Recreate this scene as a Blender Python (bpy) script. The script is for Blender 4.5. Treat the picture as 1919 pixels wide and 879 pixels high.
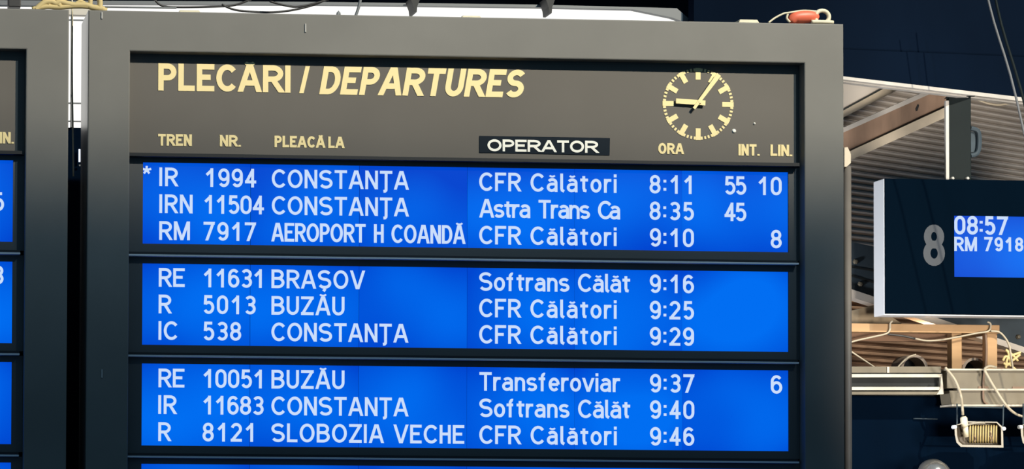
import bpy, bmesh, math
from mathutils import Vector, Matrix

for o in list(bpy.data.objects):
    bpy.data.objects.remove(o)
SC = bpy.context.scene
COL = SC.collection
W, H = 1919, 879


def lin(r, g, b):
    def f(c):
        c /= 255.0
        return c / 12.92 if c <= 0.04045 else ((c + 0.055) / 1.055) ** 2.4
    return (f(r), f(g), f(b), 1.0)


# ------------------------------------------------------------------ camera
CAM = Vector((-0.89318, -8.81259, 1.70425))
YAW, PITCH, ROLL = 0.05037, 0.02708, 0.00767
FPX, PX, PY = 4284.845, -57.032, 837.804
_f = Vector((math.sin(YAW) * math.cos(PITCH), math.cos(YAW) * math.cos(PITCH), math.sin(PITCH)))
_r0 = Vector((math.cos(YAW), -math.sin(YAW), 0))
_u0 = _r0.cross(_f)
CR = math.cos(ROLL) * _r0 + math.sin(ROLL) * _u0
CU = -math.sin(ROLL) * _r0 + math.cos(ROLL) * _u0
CF = _f
cd = bpy.data.cameras.new('camera')
cam = bpy.data.objects.new('camera', cd)
COL.objects.link(cam)
M3 = Matrix((CR, CU, -CF)).transposed()
cam.matrix_world = Matrix.Translation(CAM) @ M3.to_4x4()
cd.sensor_fit = 'HORIZONTAL'
cd.sensor_width = 36.0
cd.lens = FPX / W * 36.0
cd.shift_x = (W / 2 - 0.5 - PX) / W
cd.shift_y = (PY - (H / 2 - 0.5)) / W
cd.clip_start = 0.1
cd.clip_end = 200
SC.camera = cam


def ray(u, v):
    return CF + CR * ((u - PX) / FPX) + CU * ((PY - v) / FPX)


def at(u, v, Y):
    """a pixel of the photograph -> the point on the plane y = Y"""
    d = ray(u, v)
    return CAM + d * ((Y - CAM.y) / d.y)


def onplane(u, v, p0, n):
    d = ray(u, v)
    return CAM + d * ((p0 - CAM).dot(n) / d.dot(n))


# ------------------------------------------------------------------ world, lights, exposure
wd = bpy.data.worlds.new('dusky_hall')
SC.world = wd
wd.use_nodes = True
bg = wd.node_tree.nodes['Background']
bg.inputs[0].default_value = (0.27, 0.58, 0.90, 1)
bg.inputs[1].default_value = 0.225


def aim(o, p):
    o.rotation_euler = (Vector(p) - o.location).to_track_quat('-Z', 'Y').to_euler()


def spot(name, loc, target, power, angle, blend, radius, color):
    l = bpy.data.lights.new(name, 'SPOT')
    l.energy = power
    l.spot_size = math.radians(angle)
    l.spot_blend = blend
    l.shadow_soft_size = radius
    l.color = color
    o = bpy.data.objects.new(name, l)
    COL.objects.link(o)
    o.location = loc
    aim(o, target)
    return o


WARM = (1.0, 0.885, 0.69)
# the hall floodlight that washes the top of the boards
spot('hall_floodlight', (7.4, -9.75, 10.75), (7.4, -9.75 + 10, 10.75 + 10 * math.tan(math.radians(50.6))), 9600, 180, 0.036, 0.10, WARM)
# unseen cool spot added for the bluish fade down the boards
spot('cool_fill_spot', (5.6, -9.75, 10.75), (5.6, -9.75 + 10, 10.75 + 10 * math.tan(math.radians(48.1))), 2300, 180, 0.075, 0.3, (0.62, 0.86, 1.0))
# unseen fill lights added to brighten the building beside the boards
spot('building_fill_spot', (5.6, -3.0, 2.1), (4.85, 3.2, 3.35), 760, 46, 0.35, 0.5, (1.0, 0.90, 0.78))
spot('building_fill_spot', (3.7, -3.2, 1.5), (4.75, 3.2, 3.2), 700, 36, 0.35, 0.4, (1.0, 0.90, 0.78))
spot('sign_side_fill', (1.9, 1.55, 1.9), (4.6, 2.3, 2.55), 190, 80, 0.4, 0.15, (0.95, 0.96, 1.0))  # added spot behind the board, brightens the sign's white side
wl = bpy.data.lights.new('timber_fill_light', 'POINT')  # added point light, warms the area behind the timber beam
wl.energy = 2.5
wl.color = (1.0, 0.62, 0.36)
wl.shadow_soft_size = 0.04
wlo = bpy.data.objects.new('timber_fill_light', wl)
COL.objects.link(wlo)
wlo.location = at(1740, 633, 2.36)

SC.view_settings.view_transform = 'Standard'
SC.view_settings.look = 'None'
SC.view_settings.exposure = 0.0
SC.view_settings.gamma = 1.0
SC.view_settings.use_curve_mapping = False


# ------------------------------------------------------------------ materials
def mat(name, col, rough=0.5, metal=0.0, noise=0.0, scale=3.0, bump=0.0, spec=0.5, stretch=None):
    m = bpy.data.materials.new(name)
    m.use_nodes = True
    nt = m.node_tree
    b = nt.nodes['Principled BSDF']
    b.inputs['Base Color'].default_value = col
    b.inputs['Roughness'].default_value = rough
    b.inputs['Metallic'].default_value = metal
    b.inputs['Specular IOR Level'].default_value = spec
    if noise or bump:
        tc = nt.nodes.new('ShaderNodeTexCoord')
        mp = nt.nodes.new('ShaderNodeMapping')
        if stretch:
            mp.inputs['Scale'].default_value = stretch
        no = nt.nodes.new('ShaderNodeTexNoise')
        no.inputs['Scale'].default_value = scale
        no.inputs['Detail'].default_value = 5
        nt.links.new(tc.outputs['Object'], mp.inputs[0])
        nt.links.new(mp.outputs[0], no.inputs['Vector'])
        if noise:
            mr = nt.nodes.new('ShaderNodeMapRange')
            mr.inputs[1].default_value = 0.3
            mr.inputs[2].default_value = 0.7
            mr.inputs[3].default_value = 1 - noise
            mr.inputs[4].default_value = 1 + noise
            nt.links.new(no.outputs[0], mr.inputs[0])
            vm = nt.nodes.new('ShaderNodeVectorMath')
            vm.operation = 'SCALE'
            vm.inputs[0].default_value = col[:3]
            nt.links.new(mr.outputs[0], vm.inputs['Scale'])
            nt.links.new(vm.outputs[0], b.inputs['Base Color'])
        if bump:
            bp = nt.nodes.new('ShaderNodeBump')
            bp.inputs['Strength'].default_value = bump
            nt.links.new(no.outputs[0], bp.inputs['Height'])
            nt.links.new(bp.outputs[0], b.inputs['Normal'])
    return m


def emit(name, col, strength=1.0):
    m = bpy.data.materials.new(name)
    m.use_nodes = True
    nt = m.node_tree
    b = nt.nodes['Principled BSDF']
    b.inputs['Base Color'].default_value = (0.003, 0.003, 0.003, 1)
    b.inputs['Roughness'].default_value = 0.6
    b.inputs['Specular IOR Level'].default_value = 0.02
    b.inputs['Emission Color'].default_value = col
    b.inputs['Emission Strength'].default_value = strength
    return m


def lcd_mat():
    """blue LCD backlight, uneven from module to module and cloudy within one"""
    m = emit('lcd_backlight_blue', lin(0, 98, 232))
    nt = m.node_tree
    b = nt.nodes['Principled BSDF']
    tc = nt.nodes.new('ShaderNodeTexCoord')
    oi = nt.nodes.new('ShaderNodeObjectInfo')
    no = nt.nodes.new('ShaderNodeTexNoise')
    no.noise_dimensions = '4D'
    no.inputs['Scale'].default_value = 2.2
    no.inputs['Detail'].default_value = 1.0
    wm = nt.nodes.new('ShaderNodeMath')
    wm.operation = 'MULTIPLY'
    wm.inputs[1].default_value = 30
    nt.links.new(oi.outputs['Random'], wm.inputs[0])
    nt.links.new(wm.outputs[0], no.inputs['W'])
    nt.links.new(tc.outputs['Object'], no.inputs['Vector'])
    # the tubes behind the panel: dimmer towards a module's rim
    gr = nt.nodes.new('ShaderNodeSeparateXYZ')
    nt.links.new(tc.outputs['Generated'], gr.inputs[0])
    dz = nt.nodes.new('ShaderNodeMath'); dz.operation = 'SUBTRACT'; dz.inputs[1].default_value = 0.45
    nt.links.new(gr.outputs['Z'], dz.inputs[0])
    dz2 = nt.nodes.new('ShaderNodeMath'); dz2.operation = 'MULTIPLY'
    nt.links.new(dz.outputs[0], dz2.inputs[0]); nt.links.new(dz.outputs[0], dz2.inputs[1])
    sub = nt.nodes.new('ShaderNodeMath'); sub.operation = 'MULTIPLY_ADD'
    sub.inputs[1].default_value = -0.9
    dx = nt.nodes.new('ShaderNodeMath'); dx.operation = 'SUBTRACT'; dx.inputs[1].default_value = 0.5
    nt.links.new(gr.outputs['X'], dx.inputs[0])
    dx2 = nt.nodes.new('ShaderNodeMath'); dx2.operation = 'MULTIPLY'
    nt.links.new(dx.outputs[0], dx2.inputs[0]); nt.links.new(dx.outputs[0], dx2.inputs[1])
    rim = nt.nodes.new('ShaderNodeMath'); rim.operation = 'MULTIPLY_ADD'; rim.inputs[1].default_value = 0.5
    nt.links.new(dx2.outputs[0], rim.inputs[0]); nt.links.new(dz2.outputs[0], rim.inputs[2])
    nt.links.new(rim.outputs[0], sub.inputs[0]); nt.links.new(no.outputs[0], sub.inputs[2])
    ra = nt.nodes.new('ShaderNodeMapRange')
    ra.inputs[1].default_value = 0.08
    ra.inputs[2].default_value = 0.60
    nt.links.new(sub.outputs[0], ra.inputs[0])
    mx = nt.nodes.new('ShaderNodeMix')
    mx.data_type = 'RGBA'
    mx.inputs[6].default_value = lin(0, 70, 208)
    mx.inputs[7].default_value = lin(0, 110, 242)
    nt.links.new(ra.outputs[0], mx.inputs[0])
    nt.links.new(mx.outputs[2], b.inputs['Emission Color'])
    return m


MT = {
    'frame': mat('grey_painted_steel', (0.185, 0.178, 0.163, 1), 0.45, 0.0, 0.10, 2.2, 0.02, spec=0.2),
    'frame_side': mat('satin_side_steel', (0.22, 0.22, 0.22, 1), 0.28, 0.4),
    'panel': mat('header_panel_grey', (0.142, 0.130, 0.116, 1), 0.5, 0.0, 0.06, 2.0, spec=0.08),
    'bezel': mat('bezel_dark_grey', (0.105, 0.108, 0.11, 1), 0.5, 0.0, 0.06, 3.0, spec=0.12),
    'rail': mat('worn_aluminium', (0.72, 0.72, 0.74, 1), 0.4, 0.0),
    'black': mat('black_gap', (0.006, 0.007, 0.009, 1), 0.6),
    'cream': mat('cream_vinyl', (0.93, 0.76, 0.40, 1), 0.6, spec=0.1),
    'white_vinyl': mat('white_vinyl', (0.95, 0.92, 0.82, 1), 0.5),
    'plate': mat('black_name_plate', (0.012, 0.018, 0.026, 1), 0.5, spec=0.05),
    'lcd': lcd_mat(),
    'lcd_text': emit('lcd_lit_text', lin(203, 222, 251)),
    'navy': mat('dark_navy_paint', (0.0012, 0.0045, 0.0125, 1), 0.8, 0, 0.15, 1.2, spec=0.04),
    'navy_low': mat('dark_blue_cladding', (0.0002, 0.0035, 0.011, 1), 0.8, 0, 0.2, 2, spec=0.02),
    'roof': mat('dark_roof_sheet', (0.008, 0.014, 0.026, 1), 0.85, 0, 0.2, 0.8, spec=0.05),
    'concrete': mat('platform_concrete', (0.10, 0.10, 0.10, 1), 0.8, 0, 0.2, 2),
    'clad': mat('ribbed_cladding', (0.56, 0.51, 0.46, 1), 0.6, 0.0, 0.18, 3.0, spec=0.2),
    'clad_brown': mat('brown_ribbed_sheet', (0.20, 0.125, 0.08, 1), 0.7, 0.0, 0.3, 5.0, spec=0.2),  # browner colour for the lower cladding band
    'soffit': mat('pale_soffit', (0.62, 0.57, 0.50, 1), 0.6, 0, 0.06, 2),
    'rust': mat('rusty_beam_web', (0.25, 0.165, 0.115, 1), 0.7, 0, 0.35, 9.0, 0.1, stretch=(1, 1, 0.25)),
    'flange': mat('pale_beam_flange', (0.5100, 0.4420, 0.3400, 1), 0.6, 0, 0.18, 6),
    'trim': mat('pale_edge_trim', (0.46, 0.44, 0.41, 1), 0.5, 0, 0.15, 6),
    'teal': mat('dark_teal_steel', (0.0060, 0.0102, 0.0114, 1), 0.5, 0.0, 0.12, 5, spec=0.12),
    'gusset': mat('dark_blue_grey_steel', (0.036, 0.052, 0.066, 1), 0.55, 0, 0.25, 7, spec=0.2),
    'pole': mat('brown_grey_pole', (0.1200, 0.1080, 0.0960, 1), 0.5, 0, 0.15, 6),
    'wood': mat('bare_tan_timber', (0.3760, 0.2360, 0.1240, 1), 0.7, 0, 0.15, 7, 0.05, spec=0.2, stretch=(0.3, 1, 2)),
    'tray': mat('galvanised_beige', (0.1364, 0.1178, 0.0837, 1), 0.5, 0.0, 0.22, 7, spec=0.3),
    'tray_dark': mat('tray_dark_grey', (0.02, 0.023, 0.024, 1), 0.6, 0, 0.2, 8, spec=0.1),  # plain dark grey for tray channel, ledge slab and seam bars
    'tray_lip': mat('tray_bright_lip', (0.4250, 0.3867, 0.3145, 1), 0.4, 0.0, 0.2, 12),
    'cable': mat('cream_cable', (0.3844, 0.3348, 0.2480, 1), 0.5),
    'cable_brown': mat('brown_cable', (0.16, 0.10, 0.065, 1), 0.6),
    'cable_dark': mat('dark_cable', (0.03, 0.028, 0.027, 1), 0.5),
    'rope': mat('pale_yellow_rope', (0.5950, 0.4590, 0.2125, 1), 0.7),
    'orange': mat('orange_plastic', (0.78, 0.16, 0.085, 1), 0.45, 0, 0.1, 12),
    'pale': mat('pale_plastic', (0.6750, 0.6120, 0.4500, 1), 0.5, 0, 0.1, 9),
    'white_side': mat('white_sheet_metal', (0.86, 0.89, 0.93, 1), 0.4),
    'under': mat('sign_underside', (0.75, 0.75, 0.72, 1), 0.5),
    'sign_black': mat('sign_black_face', (0.0001, 0.003, 0.008, 1), 0.6, spec=0.01),
    'sign_grey': mat('sign_grey_vinyl', (0.06, 0.068, 0.08, 1), 0.6, spec=0.1),
    'rod': mat('steel_rod', (0.1360, 0.1440, 0.1520, 1), 0.35, 0.3),
    'chrome': mat('bright_reflector', (0.4800, 0.4680, 0.4440, 1), 0.22, 0.8),
    'lamp_coil': mat('yellowed_lamp_ribs', (0.4340, 0.3360, 0.1400, 1), 0.5, 0, 0.2, 14),
    'lamp_frame': mat('lamp_frame_enamel', (0.2880, 0.2640, 0.2160, 1), 0.4, 0.0, 0.1, 9),
    'dark_hole': mat('dark_pipe_inside', (0.01, 0.012, 0.016, 1), 0.8),
    'pipe': mat('grey_brown_pipe', (0.20, 0.155, 0.12, 1), 0.6, 0, 0.2, 8),
    'daylight': emit('daylit_glass', lin(252, 251, 246), 1.15),
    'spark': emit('distant_lamp_glow', lin(235, 242, 255), 1.2),
    'winframe': mat('grey_window_frame', (0.16, 0.17, 0.18, 1), 0.5),
    'mortar': mat('tan_mortar', (0.22, 0.17, 0.11, 1), 0.8, 0, 0.3, 11, 0.3),
    'lamp_inside': mat('lamp_inside_brown', (0.09, 0.07, 0.045, 1), 0.5, 0, 0.2, 9),
    'wood_shade': mat('shaded_timber', (0.16, 0.085, 0.045, 1), 0.7),  # darker copy of the timber, shade put into the colour
}


# ------------------------------------------------------------------ mesh helpers
def link(name, bm, m, parent=None, smooth=False, loc=None, recalc=True):
    if recalc:
        bmesh.ops.recalc_face_normals(bm, faces=bm.faces[:])
    me = bpy.data.meshes.new(name)
    if loc is not None:
        bmesh.ops.translate(bm, vec=-Vector(loc), verts=bm.verts[:])
    elif parent is not None:
        bmesh.ops.translate(bm, vec=-world_loc(parent), verts=bm.verts[:])
    bm.to_mesh(me)
    bm.free()
    for x in (m if isinstance(m, (list, tuple)) else [m]):
        me.materials.append(MT[x] if isinstance(x, str) else x)
    if smooth:
        for p in me.polygons:
            p.use_smooth = True
    o = bpy.data.objects.new(name, me)
    COL.objects.link(o)
    if parent is not None:
        o.parent = parent
    elif loc is not None:
        o.location = loc
    return o


def world_loc(o):
    v = Vector((0, 0, 0))
    while o is not None:
        v += o.location
        o = o.parent
    return v


def tag(o, label=None, cat=None, group=None, kind=None):
    for k, x in (('label', label), ('category', cat), ('group', group), ('kind', kind)):
        if x:
            o[k] = x
    return o


def empty(name, loc, label, cat, group=None):
    o = bpy.data.objects.new(name, None)
    o.empty_display_size = 0.1
    COL.objects.link(o)
    o.location = loc
    return tag(o, label, cat, group)


def box(bm, a, b, bev=0.0, mi=0):
    a, b = Vector(a), Vector(b)
    lo = Vector([min(a[i], b[i]) for i in range(3)])
    hi = Vector([max(a[i], b[i]) for i in range(3)])
    g = bmesh.ops.create_cube(bm, size=1.0)
    vs = g['verts']
    for v in vs:
        v.co = Vector([lo[i] + (v.co[i] + 0.5) * (hi[i] - lo[i]) for i in range(3)])
    fs = set(f for v in vs for f in v.link_faces)
    for f in fs:
        f.material_index = mi
    if bev:
        es = list(set(e for v in vs for e in v.link_edges))
        bmesh.ops.bevel(bm, geom=es, offset=bev, segments=2, affect='EDGES', profile=0.5)


def prism(bm, pts, vec, mi=0):
    """closed polygon of points swept by vec"""
    vec = Vector(vec)
    a = [bm.verts.new(Vector(p)) for p in pts]
    b = [bm.verts.new(Vector(p) + vec) for p in pts]
    n = len(a)
    fs = [bm.faces.new(a), bm.faces.new(b[::-1])]
    for i in range(n):
        fs.append(bm.faces.new((a[i], a[(i + 1) % n], b[(i + 1) % n], b[i])))
    for f in fs:
        f.material_index = mi


def tube(bm, pts, r, n=8, mi=0, closed=False, caps=True):
    pts = [Vector(p) for p in pts]
    N = len(pts)
    rings = []
    prev = None
    for i, p in enumerate(pts):
        if closed:
            t = pts[(i + 1) % N] - pts[i - 1]
        else:
            t = pts[min(i + 1, N - 1)] - pts[max(i - 1, 0)]
        t.normalize()
        if prev is None:
            s = t.cross(Vector((0, 1, 0)))
            if s.length < 0.1:
                s = t.cross(Vector((0, 0, 1)))
        else:
            s = prev - t * prev.dot(t)
        s.normalize()
        prev = s
        q = t.cross(s)
        rr = r[i] if isinstance(r, (list, tuple)) else r
        rings.append([bm.verts.new(p + (s * math.cos(2 * math.pi * k / n) + q * math.sin(2 * math.pi * k / n)) * rr) for k in range(n)])
    for i in range(N if closed else N - 1):
        A, B = rings[i], rings[(i + 1) % N]
        for k in range(n):
            f = bm.faces.new((A[k], A[(k + 1) % n], B[(k + 1) % n], B[k]))
            f.material_index = mi
    if caps and not closed:
        bm.faces.new(rings[0][::-1]).material_index = mi
        bm.faces.new(rings[-1]).material_index = mi


def smooth_path(pts, k=6):
    """Catmull-Rom through the points"""
    pts = [Vector(p) for p in pts]
    out = []
    for i in range(len(pts) - 1):
        p0, p1, p2, p3 = pts[max(i - 1, 0)], pts[i], pts[i + 1], pts[min(i + 2, len(pts) - 1)]
        for j in range(k):
            t = j / k
            out.append(0.5 * ((2 * p1) + (p2 - p0) * t + (2 * p0 - 5 * p1 + 4 * p2 - p3) * t * t + (3 * p1 - p0 - 3 * p2 + p3) * t ** 3))
    out.append(pts[-1])
    return out


def lathe(bm, prof, centre, axis, n=24, mi=0):
    """prof: (radius, distance along axis)"""
    axis = Vector(axis).normalized()
    s = axis.cross(Vector((0, 0, 1)))
    if s.length < 0.1:
        s = axis.cross(Vector((1, 0, 0)))
    s.normalize()
    q = axis.cross(s)
    rings = []
    for r, h in prof:
        rings.append([bm.verts.new(Vector(centre) + axis * h + (s * math.cos(2 * math.pi * k / n) + q * math.sin(2 * math.pi * k / n)) * max(r, 1e-4)) for k in range(n)])
    for A, B in zip(rings, rings[1:]):
        for k in range(n):
            bm.faces.new((A[k], A[(k + 1) % n], B[(k + 1) % n], B[k])).material_index = mi


# ------------------------------------------------------------------ stroke lettering
def E(cx, cy, rx, ry, a0, a1, n=None):
    n = n or max(4, int(abs(a1 - a0) / 14))
    return [(cx + rx * math.cos(math.radians(a0 + (a1 - a0) * i / n)), cy + ry * math.sin(math.radians(a0 + (a1 - a0) * i / n))) for i in range(n + 1)]


XH = 0.70


def S_shape(w, k=1.0):
    return [(E(w / 2, .755 * k, w / 2, .245 * k, 28, 270) + E(w / 2, .255 * k, w / 2, .255 * k, 90, -152)[1:], False)]


def breve(cx, y, r=.16, d=.11):
    return [(E(cx, y + d, r, d, 195, 345), False, .62)]


def glyph(c, w):
    h = w / 2
    O = lambda p: (p, False)
    if c == 'A':
        e = min(.05, h * .2)
        return [O([(0, 0), (h - e, 1)]), O([(w, 0), (h + e, 1)]), O([(w * .17, .29), (w * .83, .29)])]
    if c == 'Ă':
        return glyph('A', w) + breve(h, 1.15)
    if c == 'B':
        return [O([(0, 0), (0, 1)]), O([(.01, 1), (.5 * w, 1)] + E(.5 * w, .765, .42 * w, .235, 90, -90)[1:] + [(.01, .53)]),
                O([(.01, .53), (.5 * w, .53)] + E(.5 * w, .265, .5 * w, .265, 90, -90)[1:] + [(.01, 0)])]
    if c == 'C':
        return [O(E(.56 * w, .5, .56 * w, .5, 40, 320))]
    if c == 'D':
        return [([(0, 0), (0, 1), (.42 * w, 1)] + E(.42 * w, .5, .58 * w, .5, 90, -90)[1:], True)]
    if c == 'E':
        return [O([(w, 1), (0, 1), (0, 0), (w, 0)]), O([(0, .52), (.92 * w, .52)])]
    if c == 'F':
        return [O([(w, 1), (0, 1), (0, 0)]), O([(0, .5), (.88 * w, .5)])]
    if c == 'H':
        return [O([(0, 0), (0, 1)]), O([(w, 0), (w, 1)]), O([(0, .52), (w, .52)])]
    if c == 'I':
        return [O([(0, 0), (0, 1)])]
    if c == 'L':
        return [O([(0, 1), (0, 0), (w, 0)])]
    if c == 'M':
        return [O([(0, 0), (0, 1)]), O([(w, 0), (w, 1)]), O([(.06 * w, 1), (h - .02, 0)]), O([(.94 * w, 1), (h + .02, 0)])]
    if c == 'N':
        return [O([(0, 0), (0, 1)]), O([(w, 0), (w, 1)]), O([(.07 * w, 1), (.93 * w, 0)])]
    if c == 'O':
        return [(E(h, .5, h, .5, 0, 360, 32)[:-1], True)]
    if c == 'P':
        return [O([(0, 0), (0, 1)]), O([(.01, 1), (.5 * w, 1)] + E(.5 * w, .73, .5 * w, .27, 90, -90)[1:] + [(.01, .46)])]
    if c == 'R':
        return [O([(0, 0), (0, 1)]), O([(.01, 1), (.5 * w, 1)] + E(.5 * w, .74, .5 * w, .26, 90, -90)[1:] + [(.01, .48)]), O([(.48 * w, .48), (.97 * w, 0)])]
    if c == 'S':
        return S_shape(w)
    if c == 'Ș':
        return S_shape(w) + [O([(w * .56, -.09), (w * .40, -.25)])]
    if c == 'T':
        return [O([(0, 1), (w, 1)]), O([(h, 1), (h, 0)])]
    if c == 'Ț':
        return glyph('T', w) + [O([(h, -.02), (h * .98, -.14), (h * .8, -.2), (h * .45, -.21)])]
    if c == 'U':
        return [O([(0, 1), (0, .32)] + E(h, .32, h, .32, 180, 360)[1:] + [(w, 1)])]
    if c == 'V':
        e = min(.04, h * .2)
        return [O([(0, 1), (h - e, 0)]), O([(w, 1), (h + e, 0)])]
    if c == 'Z':
        return [O([(0, 1), (w, 1)]), O([(w * .97, .99), (w * .03, .01)]), O([(0, 0), (w, 0)])]
    if c == '/':
        return [O([(0, 0), (w, 1)])]
    if c == '.':
        return [O([(0, 0), (0, .05)])]
    if c == ':':
        return [O([(0, .10), (0, .27)]), O([(0, .62), (0, .79)])]
    if c == '*':
        r = .26
        return [O([(h, .70), (h + r * math.cos(math.radians(a)), .70 + r * math.sin(math.radians(a)))]) for a in (90, 18, 162, -54, 234)]
    if c == '0':
        return [(E(h, .69, h, .31, 0, 180) + E(h, .31, h, .31, 180, 360), True)]
    if c == '1':
        return [O([(.66 * w, 0), (.66 * w, 1)]), O([(.04 * w, .66), (.64 * w, .97)])]
    if c == '2':
        return [O(E(h, .72, h, .28, 165, -28) + [(w * .03, .01)]), O([(0, 0), (w, 0)])]
    if c == '3':
        return [O(E(h, .76, h * .94, .24, 150, -90)), O(E(h, .26, h, .26, 90, -150)), O([(h * .6, .52), (h, .52)])]
    if c == '4':
        return [O([(.74 * w, 0), (.74 * w, 1)]), O([(.70 * w, .97), (.02 * w, .26)]), O([(0, .26), (w, .26)])]
    if c == '5':
        return [O([(.92 * w, 1), (.14 * w, 1), (.08 * w, .50)]), O(E(h, .32, h, .32, 138, -150))]
    if c == '6':
        return [(E(h, .31, h, .31, 0, 360, 24)[:-1], True), O([(0, .31), (0, .68)] + E(h, .68, h, .32, 180, 35)[1:])]
    if c == '7':
        return [O([(0, 1), (w, 1)]), O([(w * .97, 1), (w * .28, 0)])]
    if c == '8':
        return [(E(h, .755, h * .9, .245, 0, 360, 22)[:-1], True), (E(h, .265, h, .265, 0, 360, 22)[:-1], True)]
    if c == '9':
        return [(E(h, .69, h, .31, 0, 360, 24)[:-1], True), O([(w, .69), (w, .32)] + E(h, .32, h, .32, 0, -145)[1:])]
    if c == 'a':
        return [O(E(h, XH - .2, h * .92, .2, 150, 0) + [(w * .97, 0)]),
                O([(w * .95, .42), (.42 * w, .41)] + E(.42 * w, .205, .42 * w, .205, 90, 270)[1:] + [(.65 * w, .02), (w * .95, .14)])]
    if c == 'ă':
        return glyph('a', w) + breve(h, .89, .14, .09)
    if c == 'e':
        return [O([(.04 * w, XH * .5), (w * .98, XH * .5)]), O(E(h, XH / 2, h, XH / 2, 0, 318))]
    if c == 'f':
        return [O([(.38 * w, 0), (.38 * w, .8)] + E(.38 * w + .36 * w, .8, .36 * w, .2, 180, 70)[1:]), O([(0, XH), (.9 * w, XH)])]
    if c == 'i':
        return [O([(0, 0), (0, XH)]), O([(0, .90), (0, 1.0)])]
    if c == 'l':
        return [O([(0, 1), (0, .14), (.35 * w, .03), (w, 0.0)])]
    if c == 'n':
        return [O([(0, 0), (0, XH)]), O([(.02 * w, .46)] + E(h, XH - .24, h, .24, 150, 0) + [(w, 0)])]
    if c == 'o':
        return [(E(h, XH / 2, h, XH / 2, 0, 360, 24)[:-1], True)]
    if c == 'r':
        return [O([(0, 0), (0, XH)]), O([(.02 * w, .42), (.2 * w, .6), (.55 * w, XH), (w, XH)])]
    if c == 's':
        return S_shape(w, XH)
    if c == 't':
        return [O([(.42 * w, .95), (.42 * w, .18), (.55 * w, .03), (.98 * w, 0.01)]), O([(0, XH), (w, XH)])]
    if c == 'v':
        e = .03
        return [O([(0, XH), (h - e, 0)]), O([(w, XH), (h + e, 0)])]
    return []


LCD_W = dict(A=.77, C=.75, O=.80, N=.68, S=.72, T=.67, R=.68, I=.17, E=.62, M=.86, B=.70, U=.66, Z=.68, V=.77, L=.56, H=.60, P=.62, D=.68, F=.60,
             a=.60, l=.22, t=.42, o=.60, r=.40, i=.17, s=.57, n=.56, f=.46, e=.60, v=.62)
LCD_W.update({'Ă': .77, 'Ț': .67, 'Ș': .72, 'ă': .60, ':': .17, '*': .55})
LCD_W.update({d: .60 for d in '0123456789'})
BOLD_W = dict(P=.66, L=.60, E=.64, C=.74, A=.82, R=.74, I=.21, D=.70, T=.67, U=.68, S=.68, N=.70, O=.80)
BOLD_W.update({'Ă': .82, '.': .21, '/': .33})
BOLD_W.update({d: .62 for d in '0123456789'})


def stroke(bm, pts, closed, t, tf, y0, y1, cuts=(False, False)):
    P = [Vector((p[0], p[1])) for p in pts]
    Q = [P[0]]
    for p in P[1:]:
        if (p - Q[-1]).length > 1e-5:
            Q.append(p)
    if closed and (Q[0] - Q[-1]).length < 1e-5:
        Q.pop()
    P = Q
    n = len(P)
    if n < 2:
        return
    L, R = [], []
    for i in range(n):
        if closed:
            a, b = (P[i] - P[i - 1]).normalized(), (P[(i + 1) % n] - P[i]).normalized()
        else:
            a = (P[i] - P[i - 1]).normalized() if i > 0 else None
            b = (P[i + 1] - P[i]).normalized() if i < n - 1 else None
            a, b = a or b, b or a
        m = (a + b)
        m = m.normalized() if m.length > 1e-6 else a
        nn = Vector((-m.y, m.x))
        c = max(nn.dot(Vector((-a.y, a.x))), 0.62)
        if not closed and ((i == 0 and cuts[0]) or (i == n - 1 and cuts[1])):
            k = Vector((-math.copysign(t / 2 / max(abs(a.y), .3), a.y), 0))
            L.append(P[i] + k)
            R.append(P[i] - k)
            continue
        L.append(P[i] + nn * (t / 2 / c))
        R.append(P[i] - nn * (t / 2 / c))
    F = [bm.verts.new((*_xz(tf(p), y0),)) for p in L], [bm.verts.new((*_xz(tf(p), y0),)) for p in R]
    K = [bm.verts.new((*_xz(tf(p), y1),)) for p in L], [bm.verts.new((*_xz(tf(p), y1),)) for p in R]
    for i in range(n if closed else n - 1):
        j = (i + 1) % n
        bm.faces.new((F[0][i], F[0][j], F[1][j], F[1][i]))
        bm.faces.new((F[0][i], K[0][i], K[0][j], F[0][j]))
        bm.faces.new((F[1][i], F[1][j], K[1][j], K[1][i]))
    if not closed:
        bm.faces.new((F[0][0], F[1][0], K[1][0], K[0][0]))
        bm.faces.new((F[0][-1], K[0][-1], K[1][-1], F[1][-1]))


def _xz(p, y):
    return (p.x, y, p.y)


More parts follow.
